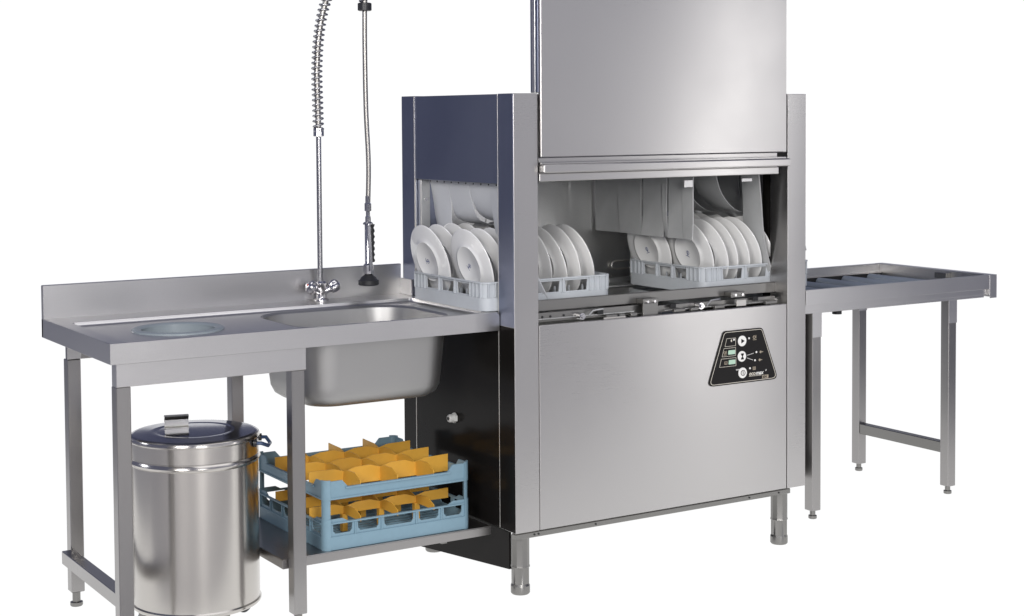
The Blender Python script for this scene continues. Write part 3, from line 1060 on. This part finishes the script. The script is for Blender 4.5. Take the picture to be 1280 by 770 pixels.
# ------------------------------------------------------------------ plate racks
def plate_rack(label, loc, sy=.462):
    t = thing('plate_rack', label, 'dish rack', loc, 'grey plate racks riding on the machine rails')
    lx, ly, lz = loc
    sx, h = .485, .089
    r = .032

    def ring(d, z0, z1, th, m_):
        o_ = rr(lx + d, lx + sx - d, ly + d, ly + sy - d, r - d * .5, 5)
        i_ = rr(lx + d + th, lx + sx - d - th, ly + d + th, ly + sy - d - th, max(r - d - th, .006), 5)
        n = len(o_)
        m_.loft([[(a, b, z0) for a, b in o_], [(a, b, z1) for a, b in o_], [(a, b, z1) for a, b in i_], [(a, b, z0) for a, b in i_], [(a, b, z0) for a, b in o_]])
    m_ = MB()
    ring(0, lz, lz + .040, .004, m_)
    m_.build('base_band', 'rack_grey', t)
    m_ = MB()
    ring(-.002, lz + h - .004, lz + h, .010, m_)
    m_.build('top_rim', 'rack_grey', t)
    m_ = MB()
    for cx, cy, a0 in ((lx + sx - r, ly + r, -90), (lx + sx - r, ly + sy - r, 0), (lx + r, ly + sy - r, 90), (lx + r, ly + r, 180)):
        pts = [(cx + (r - .005) * math.cos(R(a0 + k)), cy + (r - .005) * math.sin(R(a0 + k))) for k in range(0, 91, 15)]
        pts += [(cx + (r - .009) * math.cos(R(a0 + k)), cy + (r - .009) * math.sin(R(a0 + k))) for k in range(90, -1, -15)]
        m_.prism('xy', pts, lz + .038, lz + h - .003)
    m_.build('corner_wall', 'rack_grey', t)
    for plane, n0, L0, dd in (('yz', ly, sy, lx), ('yz', ly, sy, lx + sx), ('xz', lx, sx, ly), ('xz', lx, sx, ly + sy)):
        inn = 1 if dd in (lx, ly) else -1
        a0, a1 = n0 + r, n0 + L0 - r
        k3 = (a1 - a0 - .10) / 3
        cuts = [a0 + .05 + k3 * k for k in range(4)]
        holes = [[(cuts[k] + .014, lz + .044), (cuts[k + 1] - .014, lz + .044), (cuts[k + 1] - .010, lz + .078), (cuts[k] + .010, lz + .078)] for k in range(3)]
        q = MB()
        q.slab(plane, [(a0, lz + .038), (a1, lz + .038), (a1, lz + h - .003), (a0, lz + h - .003)], holes, dd + inn * .006, dd + inn * .0095)
        wv = q.build('side_wall', 'rack_grey', t)
        for e in (a0 - .012, a0 + .012, a0 + .034, cuts[0] + .004, cuts[1], cuts[2], cuts[3] - .004, a1 - .034, a1 - .012, a1 + .012):
            lo_, hi_ = sorted((dd, dd + inn * .0075))
            if plane == 'yz':
                part('wall_rib', 'rack_grey', wv, (lo_, hi_, e - .0016, e + .0016, lz + .0402, lz + h - .0042, .0004))
            else:
                part('wall_rib', 'rack_grey', wv, (e - .0016, e + .0016, lo_, hi_, lz + .0402, lz + h - .0042, .0004))
    q = MB()
    for k in range(14):
        e = lx + .03 + (sx - .06) * k / 13
        q.box(e - .002, e + .002, ly + .006, ly + sy - .006, lz + .003, lz + .009, 0)
    for k in range(12):
        e = ly + .03 + (sy - .06) * k / 11
        q.box(lx + .006, lx + sx - .006, e - .002, e + .002, lz + .0092, lz + .014, 0)
    q.build('base_grid', 'rack_grey', t, kind='stuff')
    q = MB()
    for i in range(9):
        for yy in (.06, .16, .20, .24, .28, .375):
            q.box(lx + .035 + .0535 * i - .002, lx + .035 + .0535 * i + .002, ly + yy - .003, ly + yy + .003, lz + .014, lz + .055, 0)
    q.build('pegs', 'rack_grey', t, kind='stuff')
    return t


R1 = (-.050, .100, .8765)
R3 = (.800, .092, .8765)
plate_rack('grey plate rack entering from the sink side, half outside the dishwasher on the left', R1)
plate_rack('grey plate rack at the exit end inside the dishwasher, right of the hanging curtain', R3, .425)

# ------------------------------------------------------------------ plates
pr = .1205
pl = MB()
# axis -X is the underside; profile (radius, height along +axis = underside)
pl.lathe([(0, .0085), (.062, .0085), (.0635, .0100), (.0655, .0108), (.0675, .0100), (.0690, .0078), (.084, .0052), (.104, .0022), (.117, .0002), (pr, -.0010), (pr + .0004, -.0024), (pr - .001, -.0036), (.110, -.0034), (.088, .0002), (.074, .0034), (.066, .0044), (0, .0046)], (0, 0, 0), (-1, 0, 0), 56)
proto = pl.build('dinner_plate', 'porcelain', None, smooth=60)
WL.pop(proto.name, None)
plate_c = proto.location.copy()
# maker's stamp under the plate: a small ring and strokes
st = MB()
st.slab('yz', circ(0, .002, .0075, 16), [circ(0, .002, .0058, 16)], -.00885, -.0084)
st.slab('yz', [(-.0016, -.010), (.0016, -.010), (.0016, .007), (-.0016, .007)], [], -.00885, -.0084)
st.slab('yz', [(-.010, -.0125), (.010, -.0125), (.010, -.0108), (-.010, -.0108)], [], -.00885, -.0084)
stamp = st.build('maker_stamp', 'ink_blue', None)
stamp_c = stamp.location.copy()
ordn = ['first', 'second', 'third', 'fourth', 'fifth', 'sixth', 'seventh', 'eighth']
first = True
for rk, (ox, oy, oz), nx, xs, dx, where in ((1, R1, 8, .044, .0545, 'left rack'), (3, R3, 8, .050, .0515, 'right rack inside')):
    for row, yy in (('near', .140 if rk == 1 else .116), ('far', .356 if rk == 1 else .318)):
        for i in range(nx):
            if rk == 3 and i == 7:
                continue
            if first:
                p = proto
                s_ = stamp
                first = False
            else:
                p = proto.copy()
                C.objects.link(p)
                s_ = stamp.copy()
                C.objects.link(s_)
            tilt = R(-15 + random.uniform(-2.2, 2.2))
            rot = Matrix.Rotation(tilt, 4, 'Y') @ Matrix.Rotation(random.uniform(0, 6.28), 4, 'X')
            spin = Matrix.Rotation(tilt, 4, 'Y')
            xx = ox + xs + dx * i + random.uniform(-.003, .003) + (-.032 if row == 'far' else -.006)
            cz = oz + .0145 + pr * math.cos(tilt)
            base = Matrix.Translation((xx, oy + yy + random.uniform(-.006, .006), cz)) @ rot
            p.matrix_world = base @ Matrix.Translation(plate_c)
            s_.parent = p
            s_.location = stamp_c - plate_c
            s_.rotation_euler = (random.uniform(-.6, .6), 0, 0)
            p['label'] = 'white dinner plate, %s from the left, %s row of the %s' % (ordn[i], row, where)
            p['category'] = 'plate'
            p['group'] = 'white plates standing in the racks'

# ------------------------------------------------------------------ outfeed roller table
cv = thing('roller_table', 'stainless steel roller table with open legs at the right of the dishwasher', 'table', (1.65, .29, .068))
vx0, vx1, vy0, vy1 = W + .002, 2.129, 0.0, .590
part('near_rail', 'sheet', cv, (vx0, 2.089, vy0, vy0 + .002, .822, .874, .0005), (vx0, 2.089, vy0 + .0022, vy0 + .014, .8715, .8735, .0005), (vx0, 2.089, vy0 + .012, vy0 + .014, .80, .8713, .0005))
part('far_rail', 'sheet', cv, (vx0, 2.089, vy1 - .022, vy1, .8715, .8735, .0005), (vx0, 2.089, vy1 - .024, vy1 - .022, .815, .8735, .0005))
part('end_plate', 'sheet', cv, (2.0895, 2.092, vy0, vy1, .800, .874, .0005), (2.0922, 2.129, vy0, vy1, .8718, .874, .0005), (2.0922, 2.129, vy0, vy0 + .002, .787, .8716, .0005), (2.127, 2.129, vy0 + .0022, vy1, .787, .8716, .0005))
part('apron', 'sheet', cv, (vx0, 2.075, vy0 + .0145, vy0 + .0185, .790, .8215, .0005))
part('apron', 'sheet', cv, (vx0, 2.075, vy1 - .036, vy1 - .0335, .790, .8215, .0005))
part('drip_tray', 'black_plastic', cv, (vx0, 2.088, vy0 + .024, vy1 - .044, .788, .791, .0005))  # black colour stands in for the shade between the rollers
part('stop_bracket', 'foot', cv, (2.066, 2.0893, .19, .25, .844, .866, .001))
for i in range(7):
    x = 2.018 - .136 * i
    rl = MB().cyl((x, vy0 + .034, .820), (x, vy1 - .046, .820), .0195, 20).build('roller', 'roller', cv)
    for ya, yb in ((vy0 + .0142, vy0 + .0338), (vy1 - .0458, vy1 - .0245)):
        MB().cyl((x, ya, .820), (x, yb, .820), .006, 8).build('roller_axle', 'dark_gap', rl)
part('bearer_or_gap_strip', 'trim', cv, (vx0, 2.088, vy1 - .040, vy1 - .0242, .8395, .8425, .0005))
part('bearer_or_gap_strip', 'dark_gap', cv, (vx0, 2.088, vy1 - .0425, vy1 - .0402, .806, .8390, .0005))  # dark strip put in for the shaded gap below the ledge
lxs = (1.2275, 1.897)
for lx in lxs:
    for ly in (.020, .480):
        lg = part('leg', 'leg', cv, (lx, lx + .040, ly, ly + .040, .098, .7895, .002))
        part('leg_bracket', 'sheet', lg, (lx - .001, lx + .041, ly - .0015, ly - .0003, .705, .8145, .0003))
        MB().lathe([(.013, .0678), (.015, .070), (.015, .079), (.010, .081), (.010, .099)], (lx + .02, ly + .02, 0), n=12).build('foot', 'foot', lg)
part('stretcher', 'foot', cv, (1.900, 1.934, .0603, .4797, .219, .259, .002))
part('stretcher', 'leg', cv, (1.2305, 1.2645, .0603, .4797, .219, .259, .002))
for x in (1.205, 1.285, 1.912, 1.985):
    MB().lathe([(.0055, 0), (.0045, .003), (0, .0035)], (x, .0158, .806), (0, -1, 0), 8).build('bolt', 'dark_gap', cv)
MB().lathe([(.018, 0), (.018, .012), (.022, .013), (.022, .068)], (1.607, .30, .732), n=20).build('drain_stub', 'black_plastic', cv)
